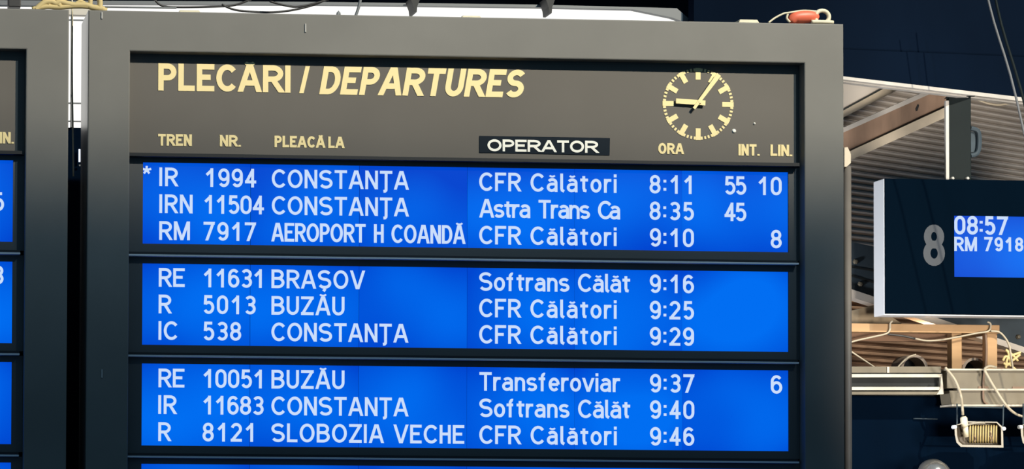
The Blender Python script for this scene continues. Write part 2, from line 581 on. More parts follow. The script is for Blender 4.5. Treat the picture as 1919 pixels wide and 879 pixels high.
def lettering(text, parent, x0, x1, z, h, t, Y, m, table=LCD_W, xs=1.0, fit='gap', gap=.07, shear=0.0, th=0.002, name='lettering'):
    """one line of stroke lettering: ink from x0 to x1, baseline z, cap height h, stroke t*h"""
    Wd = x1 - x0
    if fit == 'scale':
        nat = sum(table[c] for c in text) + gap * (len(text) - 1)
        xs = Wd / h / nat
        g = gap * xs * h
    else:
        # bearings of the figure one
        lead = (table['1'] * xs - t) * .04 * h if text[0] == '1' else 0
        tail = (table['1'] * xs - t) * .34 * h if text[-1] == '1' else 0
        x0 -= lead
        Wd += lead + tail
        tot = sum(table[c] for c in text) * xs * h
        g = (Wd - tot) / max(1, len(text) - 1)
        if len(text) == 1:
            xs = Wd / (table[text] * h)
    bm = bmesh.new()
    x = x0
    for ci, c in enumerate(text):
        ow = table[c] * xs
        w = max(ow - t, 0.0)
        for si, (pts, closed, *kk) in enumerate(glyph(c, w)):
            tk = t * (kk[0] if kk else 1)
            P = [Vector((p[0] + t / 2, t / 2 + p[1] * (1 - t))) for p in pts]
            cuts = [False, False]
            if not closed and c not in '*':
                for end in (0, -1):
                    p = P[end]
                    q = P[1] if end == 0 else P[-2]
                    raw = pts[end]
                    d = (p - q)
                    if d.length < 1e-6:
                        continue
                    d.normalize()
                    if abs(d.y) > .5 and (abs(raw[1]) < 1e-6 or abs(raw[1] - 1) < 1e-6 or abs(raw[1] - XH) < 1e-6):
                        P[end] = p + d * (t / 2 / abs(d.y))
                        cuts[end] = True
                    elif abs(d.x) > .8 and (abs(raw[0]) < 1e-6 or abs(raw[0] - w) < 1e-6):
                        P[end] = p + d * (t / 2)
            yo = Y - th - 0.00012 * (si + 1)

            def tf(p, x=x):
                return Vector((x + (p.x + shear * p.y) * h, z + p.y * h))
            stroke(bm, P, closed, tk, tf, yo, Y, cuts)
        x += ow * h + g
    return link(name, bm, m, parent)


# ------------------------------------------------------------------ the setting
def struct(name, bm, m):
    o = link(name, bm, m)
    o['kind'] = 'structure'
    return o


bm = bmesh.new(); box(bm, (-9, -14, -0.2), (14, 12, 0)); struct('floor', bm, 'concrete')
bm = bmesh.new(); box(bm, (-9, 0.9, 6.0), (14, 12, 6.2)); struct('ceiling', bm, 'roof')
bm = bmesh.new(); box(bm, (-9, 9.0, 0), (14, 9.2, 6.0)); struct('wall_back', bm, 'roof')

# wall behind the boards with the daylit window
YW = 1.0
zb = at(145, 239, YW).z
zt = at(700, 7, YW).z
xr = at(1292, 36, YW).x
xl = -3.6
bm = bmesh.new()
box(bm, (xl - .3, YW, 0), (xr + .02, YW + .08, zb))
struct('wall_rear', bm, 'navy_low')

# the oblique building on the right: ribbed cladding
DW = Vector((0.863, 0.505, 0)).normalized()
NW = Vector((DW.y, -DW.x, 0))          # faces the platform
PW = at(1590, 300, 3.2)


def onw(u, v, off=0.0):
    return onplane(u, v, PW + NW * off, NW)


s0 = (onw(1480, 300) - PW).dot(DW)
s1 = (onw(2250, 300) - PW).dot(DW)
z0 = at(1600, 760, 3.2).z
z1 = at(1600, 60, 3.2).z
pitch = 0.0345


def ribbed_wall(name, za, zb_, m):
    bm = bmesh.new()
    prof = []
    z = za
    while z < zb_:
        prof += [(0.0, z), (0.016, z + pitch * .16), (0.019, z + pitch * .42), (0.014, z + pitch * .56), (-0.022, z + pitch * .62), (-0.022, z + pitch * .96)]
        z += pitch
    va, vb = [], []
    for off, zz in prof:
        a = PW + DW * s0 + NW * off
        b = PW + DW * s1 + NW * off
        va.append(bm.verts.new((a.x, a.y, zz)))
        vb.append(bm.verts.new((b.x, b.y, zz)))
    for q in range(len(prof) - 1):
        bm.faces.new((va[q], vb[q], vb[q + 1], va[q + 1]))
    a, b = PW + DW * s0 - NW * .1, PW + DW * s1 - NW * .1
    k = [bm.verts.new((a.x, a.y, za)), bm.verts.new((b.x, b.y, za)), bm.verts.new((b.x, b.y, zb_)), bm.verts.new((a.x, a.y, zb_))]
    bm.faces.new(k)
    bm.faces.new((va[0], k[0], k[1], vb[0]))
    bm.faces.new((va[-1], vb[-1], k[2], k[3]))
    struct(name, bm, m)


zm = at(1620, 556, 3.2).z
zm = z0 + round((zm - z0) / pitch) * pitch
ribbed_wall('wall_right', zm, z1, 'clad')
ribbed_wall('wall_lower', z0 - 30 * pitch, zm - .0005, 'clad_brown')

# fascia above it
OF = 1.1                               # the fascia hangs this far in front of the cladding


def onf(u, v, extra=0.0):
    return onplane(u, v, PW + NW * (OF + extra), NW)


def slab(bm, uvs, off, depth, mi=0):
    prism(bm, [onplane(u, v, PW + NW * off, NW) for u, v in uvs], NW * -depth, mi)


bm = bmesh.new()
slab(bm, [(1300, 118), (1300, -160), (2290, -160), (2290, 233)], OF, .03)
slab(bm, [(1300, 116), (1300, 80), (2290, 122), (2290, 231)], OF + .03, .05)
struct('trim_1', bm, 'navy')
bm = bmesh.new()
slab(bm, [(1380, 124), (1380, 119), (2290, 226), (2290, 235)], OF + .035, .03)
slab(bm, [(1380, 129), (1380, 124), (2290, 234), (2290, 241)], OF + .010, .03)
struct('trim_2', bm, 'trim')

# dark ledge wall under the cable trays
YL = 1.75
bm = bmesh.new()
pl = at(1480, 739, YL)
pr = at(1990, 741, YL)
box(bm, (pl.x, YL, 0), (pr.x, YL + .35, pl.z), .01)
struct('wall_ledge', bm, 'navy_low')

# ------------------------------------------------------------------ the window behind the boards
win = bpy.data.objects.new('window_1', None)
COL.objects.link(win)
win.location = ((xl + xr) / 2, YW, zb)
win['kind'] = 'structure'
bm = bmesh.new()
pts = [Vector((xl, YW + .03, zb)), Vector((xl, YW + .03, at(0, 8, YW).z)), at(1090, 14, YW + .03), at(1180, 17, YW + .03), at(1255, 31, YW + .03), at(1275, 39, YW + .03), at(1275, 60, YW + .03)]
pts.append(Vector((pts[-1].x, YW + .03, zb)))
prism(bm, pts, (0, .02, 0))
o = link('glass_pane', bm, 'daylight', win)
bm = bmesh.new()
top = [at(-700, 4, YW), at(600, 8, YW), at(1000, 13, YW), at(1185, 17, YW), at(1258, 32, YW), at(1280, 40, YW), at(1280, 70, YW)]
out = [at(-700, -4, YW), at(600, 3, YW), at(1000, 8, YW), at(1200, 13, YW), at(1268, 15, YW), at(1297, 40, YW), at(1300, 70, YW)]
for i in range(len(top) - 1):
    prism(bm, [top[i], top[i + 1], out[i + 1], out[i]], (0, .06, 0))
o = link('window_frame', bm, 'winframe', win)
bm = bmesh.new()
for v in (36, 192, 226):
    a, b = at(110, v - .9, YW - .01), at(175, v + 2.1, YW - .01)
    box(bm, (a.x, YW - .01, a.z), (b.x, YW + .005, b.z))
a = at(134.5, 20, YW - .01)
box(bm, (a.x - .004, YW - .015, zb), (a.x + .004, YW + .004, at(134, 10, YW).z))
link('glazing_bar', bm, 'winframe', win)
bm = bmesh.new()
box(bm, (at(110, 20, YW).x, YW - .02, at(140, 29, YW).z), (at(175, 20, YW).x, YW + .02, at(140, 12, YW).z))
link('window_head', bm, 'soffit', win)

# ------------------------------------------------------------------ departure boards
ZT, ZO = 3.65, 3.4916
BW = 3.0
XO0, XO1 = 0.1641, 2.841
XS0 = at(265.8, 560, 0.058).x
XS1 = at(1476.1, 580, 0.058).x
DEPTH = 0.27
Y_P, Y_S, Y_D = 0.051, 0.058, 0.018
DIV = []
for (ul, vl), (ur, vr) in (((243, 288.3), (1502, 308)), ((241.5, 476.7), (1496.7, 494.2)), ((240.5, 665.7), (1496.4, 679.7)), ((240, 855), (1496.7, 866.4))):
    DIV.append((at(ul, vl, Y_D).z + at(ur, vr, Y_D).z) / 2)
ROWS = []
for tl, tr, bl, br in (((266, 303.5), (1476, 323), (266, 456), (1476, 473)), ((266, 493.5), (1476, 509), (265.5, 645), (1476.5, 660)), ((265, 681.4), (1476.5, 693.4), (265, 834.7), (1476.5, 845))):
    ROWS.append(((at(*tl, Y_S).z + at(*tr, Y_S).z) / 2, (at(*bl, Y_S).z + at(*br, Y_S).z) / 2))
dr = ROWS[1][0] - ROWS[2][0]
ROWS.append((ROWS[2][0] - dr, ROWS[2][1] - dr))
ZOB = ROWS[3][1] - .05
ZB = ZOB - .16
SEAMS = [at(u, 580, Y_S).x for u in (468.5, 672.5, 875, 1076.5, 1278)]


def board(dx, label, texts, extra=0.0):
    root = empty('departure_board', (dx + BW / 2, DEPTH / 2, 0), label, 'departure board', 'departure boards on posts')
    # frame: face ring with reveals, outer sides and back
    bm = bmesh.new()
    x0, x1 = dx, dx + BW + extra
    a0, a1 = dx + XO0, dx + XO1
    def ringv(xa, xb, za, zb_, y):
        return [bm.verts.new((xa, y, za)), bm.verts.new((xb, y, za)), bm.verts.new((xb, y, zb_)), bm.verts.new((xa, y, zb_))]
    Ob, Of = ringv(x0, x1, ZB, ZT, DEPTH), ringv(x0, x1, ZB, ZT, 0)
    If, Ib = ringv(a0, a1, ZOB, ZO, 0), ringv(a0, a1, ZOB, ZO, .13)
    sharp = []
    for i in range(4):
        j = (i + 1) % 4
        bm.faces.new((Of[i], Of[j], If[j], If[i]))
        bm.faces.new((If[i], If[j], Ib[j], Ib[i]))
        f = bm.faces.new((Ob[i], Ob[j], Of[j], Of[i]))
        if i == 3:
            f.material_index = 1
    bm.faces.new(Ib)
    bm.faces.new(Ob[::-1])
    bmesh.ops.recalc_face_normals(bm, faces=bm.faces[:])
    es = [e for e in bm.edges if (e.verts[0] in Of and e.verts[1] in Of) or (e.verts[0] in If and e.verts[1] in If)]
    bmesh.ops.bevel(bm, geom=es, offset=.005, segments=2, affect='EDGES', profile=.5)
    link('frame', bm, ['frame', 'frame_side'], root)
    for px in (x0 + .35, x1 - .35):
        bm = bmesh.new()
        box(bm, (px - .06, .07, 0), (px + .06, .19, ZB + .002), .006)
        link('post', bm, 'frame', root)
    # header
    hp = bmesh.new()
    box(hp, (a0 + .001, Y_P, DIV[0] - .004), (a1 - .001, Y_P + .03, ZO + .0))
    hp = link('header_panel', hp, 'panel', root)
    # dark divider below the header, then the bright lipped rails
    bm = bmesh.new()
    box(bm, (a0 + .001, Y_D, DIV[0] - .0075), (a1 - .012, Y_S + .02, DIV[0] + .0065), .001)
    link('header_divider', bm, 'black', root)
    for z in DIV[1:]:
        bm = bmesh.new()
        box(bm, (a0 + .001, Y_D, z - .0035), (a1 - .016, Y_S + .01, z + .0035), .001)
        d = link('divider_rail', bm, 'rail', root)
        bm = bmesh.new()
        box(bm, (a0 + .001, Y_D + .012, z + .0036), (a1 - .016, Y_S + .01, z + .014))
        link('rail_slot', bm, 'black', d)
    # bezels and screens
    edges = [DIV[0] - .0075] + [z for z in DIV[1:]] + [ZOB]
    scr = []
    for i, (rt, rb) in enumerate(ROWS):
        top, bot = edges[i], edges[i + 1]
        if i > 0:
            top -= .0036
        if i < 3:
            bot += .0142
        bm = bmesh.new()
        s0_, s1_ = dx + XS0, dx + XS1
        box(bm, (a0 + .001, Y_P, rt), (a1 - .001, Y_S + .02, top), .0)
        box(bm, (a0 + .001, Y_P, bot), (a1 - .001, Y_S + .02, rb), .0)
        box(bm, (a0 + .001, Y_P, rb), (s0_, Y_S + .02, rt), .0)
        box(bm, (s1_, Y_P, rb), (a1 - .001, Y_S + .02, rt), .0)
        link('bezel', bm, 'bezel', root)
        bm = bmesh.new()
        box(bm, (s0_, Y_S + .006, rb), (s1_, Y_S + .02, rt))
        s = link('screen', bm, 'black', root)
        xs_ = [s0_] + [dx + q for q in SEAMS] + [s1_]
        for k in range(6):
            bm = bmesh.new()
            ga = .0011 if k > 0 else 0
            gb = .0011 if k < 5 else 0
            box(bm, (xs_[k] + ga, Y_S, rb), (xs_[k + 1] - gb, Y_S + .0055, rt))
            link('screen_tile', bm, 'lcd', s, loc=None)
        scr.append(s)
    texts(dx, root, hp, scr)
    return root


def px_text(text, parent, u0, u1, ub, vb, hpx, Y, m, **kw):
    """lettering whose ink runs from pixel column u0 to u1, baseline through (ub, vb)"""
    z = at(ub, vb, Y).z
    x0, x1 = at(u0, vb, Y).x, at(u1, vb, Y).x
    h = hpx * (at(ub, vb - 100, Y).z - z) / 100
    return lettering(text, parent, x0, x1, z, h, kw.pop('t', .17), Y, m, **kw)


def main_texts(dx, root, hp, scr):
    B = dict(table=BOLD_W, fit='scale', t=.2)
    px_text('PLECĂRI', hp, 295.8, 544.3, 320, 169.6, 51, Y_P, 'cream', **B)
    px_text('/', hp, 561, 579, 570, 174.5, 51, Y_P, 'cream', table=BOLD_W, t=.16)
    px_text('DEPARTURES', hp, 597.5, 978, 610, 176.4, 52.5, Y_P, 'cream', table=BOLD_W, fit='scale', t=.2, shear=.17)
    b = dict(table=BOLD_W, fit='scale', t=.215)
    px_text('TREN', hp, 295.6, 358.8, 320, 272.9, 22, Y_P, 'cream', **b)
    px_text('NR.', hp, 411.3, 450.8, 430, 274.3, 21.5, Y_P, 'cream', **b)
    px_text('PLEACĂ', hp, 513.8, 608.5, 540, 275.8, 21.5, Y_P, 'cream', **b)
    px_text('LA', hp, 614.4, 644.6, 630, 277.3, 21.5, Y_P, 'cream', **b)
    px_text('ORA', hp, 1232.8, 1280.6, 1245, 288.2, 20.5, Y_P, 'cream', **b)
    px_text('INT.', hp, 1383, 1422.5, 1400, 291.3, 21.5, Y_P, 'cream', **b)
    px_text('LIN.', hp, 1443, 1483.8, 1460, 292.2, 21.5, Y_P, 'cream', **b)
    # stuck-on name plate
    bm = bmesh.new()
    p = [at(898, 254, Y_P - .003), at(1142.6, 258, Y_P - .003), at(1142, 290.3, Y_P - .003), at(898, 285.3, Y_P - .003)]
    prism(bm, p, (0, .0035, 0))
    npl = link('name_plate', bm, 'plate', root)
    px_text('OPERATOR', npl, 912.8, 1120, 930, 283.2, 22.5, Y_P - .003, 'white_vinyl', table=BOLD_W, fit='scale', t=.2, gap=.06)
    # clock
    c = at(1307.5, 194.5, Y_P)
    s = (at(1407.5, 194.5, Y_P) - c).length / 100
    bm = bmesh.new()
    for k in range(60):
        a = math.radians(6 * k)
        if k % 5 == 0:
            r0, r1, w = 45 * s, 66.5 * s, 4.6 * s
        else:
            r0, r1, w = 60.5 * s, 66 * s, 1.75 * s
        d = Vector((math.sin(a), 0, math.cos(a)))
        n = Vector((d.z, 0, -d.x))
        prism(bm, [c + d * r0 - n * w, c + d * r1 - n * w, c + d * r1 + n * w, c + d * r0 + n * w], (0, -.002, 0))
    ck = link('clock', bm, 'cream', root)

    def hand(name, deg, tail, tip, w0, w1, y):
        a = math.radians(deg)
        d = Vector((math.sin(a), 0, math.cos(a)))
        n = Vector((d.z, 0, -d.x))
        cc = at(1308.5, 191.5, y)
        bm = bmesh.new()
        prism(bm, [cc - d * tail * s - n * w0 * s, cc + d * tip * s - n * w1 * s, cc + d * tip * s + n * w1 * s, cc - d * tail * s + n * w0 * s], (0, .003, 0))
        link(name, bm, 'cream', ck)
    hand('hour_hand', 273, 13, 42, 4.6, 4.6, Y_P - .014)
    hand('minute_hand', 36.5, 14, 65, 2.6, 4.4, Y_P - .020)
    bm = bmesh.new()
    cc = at(1308.5, 191.5, Y_P)
    tube(bm, [cc, cc + Vector((0, -.021, 0))], 3.2 * s, 14)
    link('spindle', bm, 'cream', ck)
    for u, v, r in ((1375, 245, 4), (1413, 231, 2)):
        bm = bmesh.new()
        q = at(u, v, Y_P)
        lathe(bm, [(0, -.006), (r * s * .7, -.005), (r * s, 0)], q, (0, 1, 0), 12)
        link('rivet', bm, 'white_vinyl', root)

    T = 'lcd_text'
    # the three rows of three trains: train, number, destination, operator, time
    rows = [
        (0, [('IR', 298, 332.5, 298, 348.3), ('IRN', 298, 360.3, 298, 398.6), ('RM', 297.8, 355.3, 298, 449)],
            [('1994', 384, 479.5), ('11504', 381.4, 494), ('7917', 380.8, 479)],
            [[('CONSTANȚA', 508.8, 765)], [('CONSTANȚA', 508.8, 765)], [('AEROPORT', 508.5, 684.7, .84), ('H', 700.2, 718.5), ('COANDĂ', 733, 871.3, .84)]],
            [[('CFR', 897.4, 975.4), ('Călători', 993.6, 1155.5)], [('Astra', 898.3, 993.6), ('Trans', 1008.6, 1105.2), ('Ca', 1120, 1162)], [('CFR', 897.4, 975.4), ('Călători', 993.6, 1155.5)]],
            [('8:11', 1216.8, 1295.4), ('8:35', 1216.8, 1299.8), ('9:10', 1217.3, 1299.8)],
            [[('55', 1357.3, 1398), ('10', 1420, 1464.3)], [('45', 1357.3, 1398)], [('8', 1443.8, 1464.3)]]),
        (1, [('RE', 297, 345.6, 298, 536.8), ('R', 296.7, 320.2, 298, 586.7), ('IC', 296.4, 332.5, 298, 636.4)],
            [('11631', 380.3, 490), ('5013', 380, 478.6), ('538', 380, 451.4)],
            [[('BRAȘOV', 508.2, 682.8)], [('BUZĂU', 508.2, 645)], [('CONSTANȚA', 508, 764)]],
            [[('Softrans', 897.4, 1066.6), ('Călăt', 1082.6, 1180.3)], [('CFR', 897.4, 975.2), ('Călători', 993.4, 1155.6)], [('CFR', 897.4, 975.2), ('Călători', 993.4, 1155.6)]],
            [('9:16', 1217.2, 1300), ('9:25', 1217.2, 1300), ('9:29', 1217.2, 1300)],
            [[], [], []]),
        (2, [('RE', 296.4, 345, 298, 725.4), ('IR', 296, 330, 298, 775.3), ('R', 296, 319.3, 298, 826)],
            [('10051', 379.8, 490), ('11683', 379.6, 493.4), ('8121', 379, 473.7)],
            [[('BUZĂU', 508.2, 645)], [('CONSTANȚA', 508, 764.2)], [('SLOBOZIA', 508, 718.2), ('VECHE', 737.5, 869.4)]],
            [[('Transferoviar', 897.8, 1161.4)], [('Softrans', 897.6, 1066.6), ('Călăt', 1082.8, 1180.4)], [('CFR', 897.6, 975.4), ('Călători', 993.8, 1155.8)]],
            [('9:37', 1217.5, 1300.6), ('9:40', 1217.5, 1300.6), ('9:46', 1217.5, 1300.6)],
            [[('6', 1444, 1465.4)], [], []]),
    ]
    for i, typ, num, dst, opr, tim, lin_ in rows:
        for k in range(3):
            _, _, _, ub, vb = typ[k]
            z = at(ub, vb, Y_S).z
            def L(text, u0, u1, xs=1.0):
                vm = vb + (u0 - 298) * .0155
                x0, x1 = at(u0, vm, Y_S).x, at(u1, vm, Y_S).x
                lettering(text, scr[i], x0, x1, z, 35 * HS, .152, Y_S, T, xs=xs, th=.0006)
            L(*typ[k][:3])
            L(*num[k])
            for w in dst[k]:
                L(*w)
            for w in opr[k]:
                L(*w)
            L(*tim[k])
            for w in lin_[k]:
                L(*w)
    q = at(265.5, 337, Y_S)
    lettering('*', scr[0], q.x, at(283, 337, Y_S).x, at(265, 341, Y_S).z, 34 * HS, .12, Y_S, T, th=.0006)


HS = (at(298, 348, Y_S).z - at(298, 448, Y_S).z) / 100
DXL = at(48.2, 150, 0).x - XO1


def left_texts(dx, root, hp, scr):
    b = dict(table=BOLD_W, fit='scale', t=.215)
    u = 1443 - 1483.8 + 25.4
    px_text('LIN.', hp, u, 25.4, 12, 268.6, 21.5, Y_P, 'cream', **b)
    x1 = dx + XS1 - .034
    z = at(0, 396.5 - 1.5, Y_S).z
    lettering('5', scr[0], x1 - .044, x1, z, 35 * HS, .152, Y_S, 'lcd_text', th=.0006)
    z = at(0, 532.5, Y_S).z
    lettering('3', scr[1], x1 - .044, x1, z, 35 * HS, .152, Y_S, 'lcd_text', th=.0006)


main = board(0.0, 'large grey framed board headed PLECĂRI / DEPARTURES with a clock and blue screens', main_texts)
left = board(DXL, 'grey framed board cut off by the left edge with only blue screen ends showing', left_texts, at(126.5, 400, 0).x - BW - DXL)

# small fittings on the main frame
for u, v0, v1 in ((190.5, 22, 35), (190.5, 692, 708), (572, 44, 60)):
    bm = bmesh.new()
    a, b = at(u - 1.3, v0, -.001), at(u + 1.3, v1, -.001)
    box(bm, (a.x, -.004, b.z), (b.x, .001, a.z), .001)
    link('frame_latch', bm, 'trim', main)

# ------------------------------------------------------------------ things lying on top of the boards
ZTOP = ZT
# cream cleats on the top edge
for (u0, u1, hh), lab in (((860, 896, 4.5), 'flat cream cleat on the board top above the letter S of DEPARTURES'), ((1377, 1414, 7), 'cream cleat on the board top right of the clock'), ((332, 372, 5), 'cream cleat on the board top above the word PLECĂRI')):
    a, b = at(u0, 30, .06), at(u1, 30, .06)
    zz = ZTOP + hh * .00212
    bm = bmesh.new()
    prism(bm, [Vector((a.x, .02, ZTOP - .001)), Vector((a.x + .004, .02, zz)), Vector((b.x - .006, .02, zz)), Vector((b.x + .004, .02, ZTOP - .001))], (0, .09, 0))
    o = link('cleat', bm, 'pale', None, loc=((a.x + b.x) / 2, .06, ZTOP))
    tag(o, lab, 'cleat', 'cream cleats on the board tops')
# orange bundle with a cream loop
c = at(1508, 40, .07)
bd = empty('taped_bundle', (c.x, .07, ZTOP), 'orange taped bundle with cream loop lying at the board top right corner', 'bundle')
bm = bmesh.new()
path = smooth_path([at(1481, 41, .07), at(1489, 33, .07), at(1505, 31, .07), at(1522, 31, .07), at(1532, 35, .07)], 6)
rad = [.008 + .018 * math.sin(math.pi * min(1, max(0, (i + 1.0) / (len(path) + .5)))) ** .6 for i in range(len(path))]
tube(bm, path, rad, 14)
link('wrap', bm, 'orange', bd, smooth=True)
bm = bmesh.new()
ring = [at(1540 + 13 * math.cos(t), 31.5 - 12 * math.sin(t), .06) for t in [2 * math.pi * k / 20 for k in range(20)]]
tube(bm, ring, .0085, 10, closed=True)
link('loop', bm, 'pale', bd, smooth=True)
bm = bmesh.new()
tube(bm, smooth_path([at(1440, 42, .06), at(1452, 33, .06), at(1468, 25, .06), at(1480, 23, .06), at(1505, 19.5, .06), at(1530, 21, .06)]), .004, 8)
tube(bm, smooth_path([at(1476, 26, .06), at(1474, 34, .06), at(1480, 41, .06)]), .0045, 8)
tube(bm, smooth_path([at(1520, 40, .05), at(1545, 40.5, .05), at(1561, 41.5, .05)]), .0075, 8)
link('tie', bm, 'pale', bd, smooth=True)

# cream cable tangle over the gap between the two boards
t_ = at(120, 14, .1)
tg = empty('cable_tangle', (t_.x, .1, ZTOP), 'tangle of cream cables lying over the tops of both boards', 'cables')
for pts, r in (([(66, 18), (75, 10), (84, 4), (96, 3), (104, 6), (112, 3), (124, 6), (138, 9), (160, 9), (172, 13), (195, 17)], .012),
               ([(60, 17), (85, 12), (110, 13), (140, 11), (165, 12), (200, 19)], .010),
               ([(84, 12), (85, -4), (84, -20)], .008), ([(110, 12), (112, -2), (111, -20)], .011), ([(166, 14), (169, 2), (168, -20)], .009),
               ([(186, 16), (187, 3), (182, -20)], .011), ([(90, 8), (98, 4), (104, 9), (97, 12), (90, 8)], .008), ([(142, 6), (150, 2), (158, 5)], .007)):
    bm = bmesh.new()
    tube(bm, smooth_path([at(u, v, .10) for u, v in pts], 5), r, 10)
    link('cable', bm, 'rope', tg, smooth=True)
bm = bmesh.new()
tube(bm, smooth_path([at(117, 14, .13), at(116, 0, .13), at(118, -20, .13)]), .006, 8)
link('cable', bm, 'cable_brown', tg, smooth=True)
bm = bmesh.new()
tube(bm, smooth_path([at(134, -20, .2), at(135, 40, .2), at(134.5, 130, .2), at(136, 240, .2), at(137, 330, .2)], 4), .0035, 8)
o = link('hanging_cable', bm, 'pale', None, smooth=True, loc=at(134, -20, .2))
tag(o, 'thin cream cable hanging down in the gap between the two boards', 'cable')

# thin conduits and dark wires crossing the daylit window above the boards
bm = bmesh.new()
tube(bm, [at(-60, 9.5, .55), at(135, 11.5, .55), at(330, 14.5, .55)], .004, 8)
o = link('conduit', bm, 'winframe', None, smooth=True, loc=at(135, 11.5, .55))
tag(o, 'thin grey conduit running across the bright window above the left board', 'conduit')
for pts, lab in (([(415, 8), (440, 18), (480, 22), (520, 22), (560, 16), (600, 4), (615, -10)], 'dark sagging wire crossing the bright window above the letter I of PLECĂRI'),
                 ([(505, 2), (535, 10), (560, 12), (600, 3), (640, -12)], 'short dark wire just above the sagging wire'),
                 ([(285, -8), (300, 9), (330, 13), (400, 12), (440, 9), (470, -2)], 'dark wire bowed above the word PLECĂRI')):
    bm = bmesh.new()
    tube(bm, smooth_path([at(u, v, .42 + .05 * (pts[0][0] % 7)) for u, v in pts], 5), .0045, 8)
    o = link('wire', bm, 'cable_dark', None, smooth=True, loc=at(pts[2][0], pts[2][1], .5))
    tag(o, lab, 'wire', 'dark wires over the boards')
for pts, lab in (([(629, 30), (634, 22), (638, 28)], 'cream cable loop leaning on the window above the first P of DEPARTURES'), ([(660, 30), (672, 12), (676, -10)], 'grey cable leaning across the window above DEPARTURES')):
    bm = bmesh.new()
    P = [at(u, v, .2) for u, v in pts]
    for q in (P[0], P[-1]):
        if abs(q.z - ZT) < .06:
            q.z = ZT + .004
    tube(bm, smooth_path(P, 5), .006, 8)
    o = link('cable_loop', bm, 'winframe', None, smooth=True, loc=at(pts[0][0], pts[0][1], .2))
    tag(o, lab, 'cable')
# small dark lugs under the window head
for u, v, lab in ((778, 22, 'small dark lug hanging over the bright window above the last letters of DEPARTURES'), (1031, 24, 'small dark lug hanging over the bright window above the word OPERATOR')):
    bm = bmesh.new()
    a = at(u, v, .9)
    zt_ = at(u, -4, .9).z
    prism(bm, [Vector((a.x - .005, .9, a.z)), Vector((a.x + .006, .9, a.z)), Vector((a.x + .008, .9, (a.z * .6 + zt_ * .4))), Vector((a.x + .022, .9, zt_)), Vector((a.x - .022, .9, zt_)), Vector((a.x - .008, .9, (a.z * .6 + zt_ * .4)))], (0, .09, 0))
    o = link('lug', bm, 'black', None, loc=(a.x, .95, zt_))
    tag(o, lab, 'bracket', 'dark lugs over the window')
bm = bmesh.new()
box(bm, at(15, 12, .4), at(37, -6, .46), .004)
o = link('bracket_block', bm, 'cable_dark', None, loc=at(26, 12, .43))
tag(o, 'dark block over the bright window above the left board', 'bracket')
# distant lamp
p = at(1421, 20, 1.9)
dl = empty('distant_lamp', p, 'tiny bright white lamp far off above the cleat', 'lamp')
bm = bmesh.new(); lathe(bm, [(.001, -.012), (.010, -.010), (.014, 0), (.010, .010), (.001, .012)], p, (0, 1, 0), 14); link('bulb', bm, 'spark', dl, smooth=True)
bm = bmesh.new(); tube(bm, [p + Vector((0, .012, 0)), p + Vector((0, .05, .02)), Vector((p.x, p.y + .05, 6.0))], .006, 8); link('stem', bm, 'cable_dark', dl)
# slim white tube with emission in the dark gap
bm = bmesh.new()
a, b = at(148.5, 279, YW - .02), at(148.5, 303, YW - .02)
tube(bm, [a, b], .0042, 8)
tl = tag(link('glowing_tube', bm, 'spark', None, loc=b), 'slim white glowing tube in the dark gap between the boards', 'lamp')
bm = bmesh.new()
a, b = at(148.5, 308, YW - .02), at(148.5, 311, YW - .02)
tube(bm, [a, b], .0042, 8)
bm2 = link('end_cap', bm, 'winframe', tl, loc=None)

# ------------------------------------------------------------------ platform sign
YS = 1.9
a = at(1656, 334, YS); b = at(1656, 590, YS); e = at(2240, 600, YS)
SX0, SX1, SZ1, SZ0 = a.x, e.x, a.z, b.z
sd = .115
sg = empty('platform_sign', ((SX0 + SX1) / 2, YS + sd / 2, SZ0), 'black platform sign numbered 8 with a blue screen and white side', 'platform sign')
bm = bmesh.new()
box(bm, (SX0, YS + .002, SZ0), (SX1, YS + sd, SZ1), .004)
for f in bm.faces:
    f.material_index = 0
bmesh.ops.recalc_face_normals(bm, faces=bm.faces[:])
for f in bm.faces:
    if f.normal.z > .5:
        f.material_index = 1
link('casing', bm, ['white_side', 'teal'], sg)
bm = bmesh.new()
sx0, sz1, sz0 = at(1786.5, 404, YS).x, at(1786.5, 404, YS).z, at(1786.5, 518.5, YS).z
sx1 = SX1 - (sx0 - SX0)
box(bm, (SX0 + .003, YS - .006, SZ0 + .006), (sx0, YS + .004, SZ1 - .001))
box(bm, (sx1, YS - .006, SZ0 + .006), (SX1 - .003, YS + .004, SZ1 - .001))
box(bm, (sx0, YS - .006, sz1), (sx1, YS + .004, SZ1 - .001))
box(bm, (sx0, YS - .006, SZ0 + .006), (sx1, YS + .004, sz0))
face = link('face_panel', bm, 'sign_black', sg)
px_text('8', face, 1729.5, 1770, 1750, 498, 77.5, YS - .006, 'sign_grey', table=BOLD_W, t=.175)
bm = bmesh.new()
box(bm, (sx0, YS - .003, sz0), (sx1, YS + .003, sz1))
ss = link('screen', bm, 'lcd', sg)
px_text('08:57', ss, 1788, 1888.5, 1790, 438.8, 35, YS - .003, 'lcd_text', t=.165, th=.0006)
px_text('RM', ss, 1787.8, 1830.3, 1790, 469.8, 26.5, YS - .003, 'lcd_text', t=.18, th=.0006)
px_text('7918', ss, 1844, 1917.2, 1850, 470.2, 26.5, YS - .003, 'lcd_text', t=.18, th=.0006)
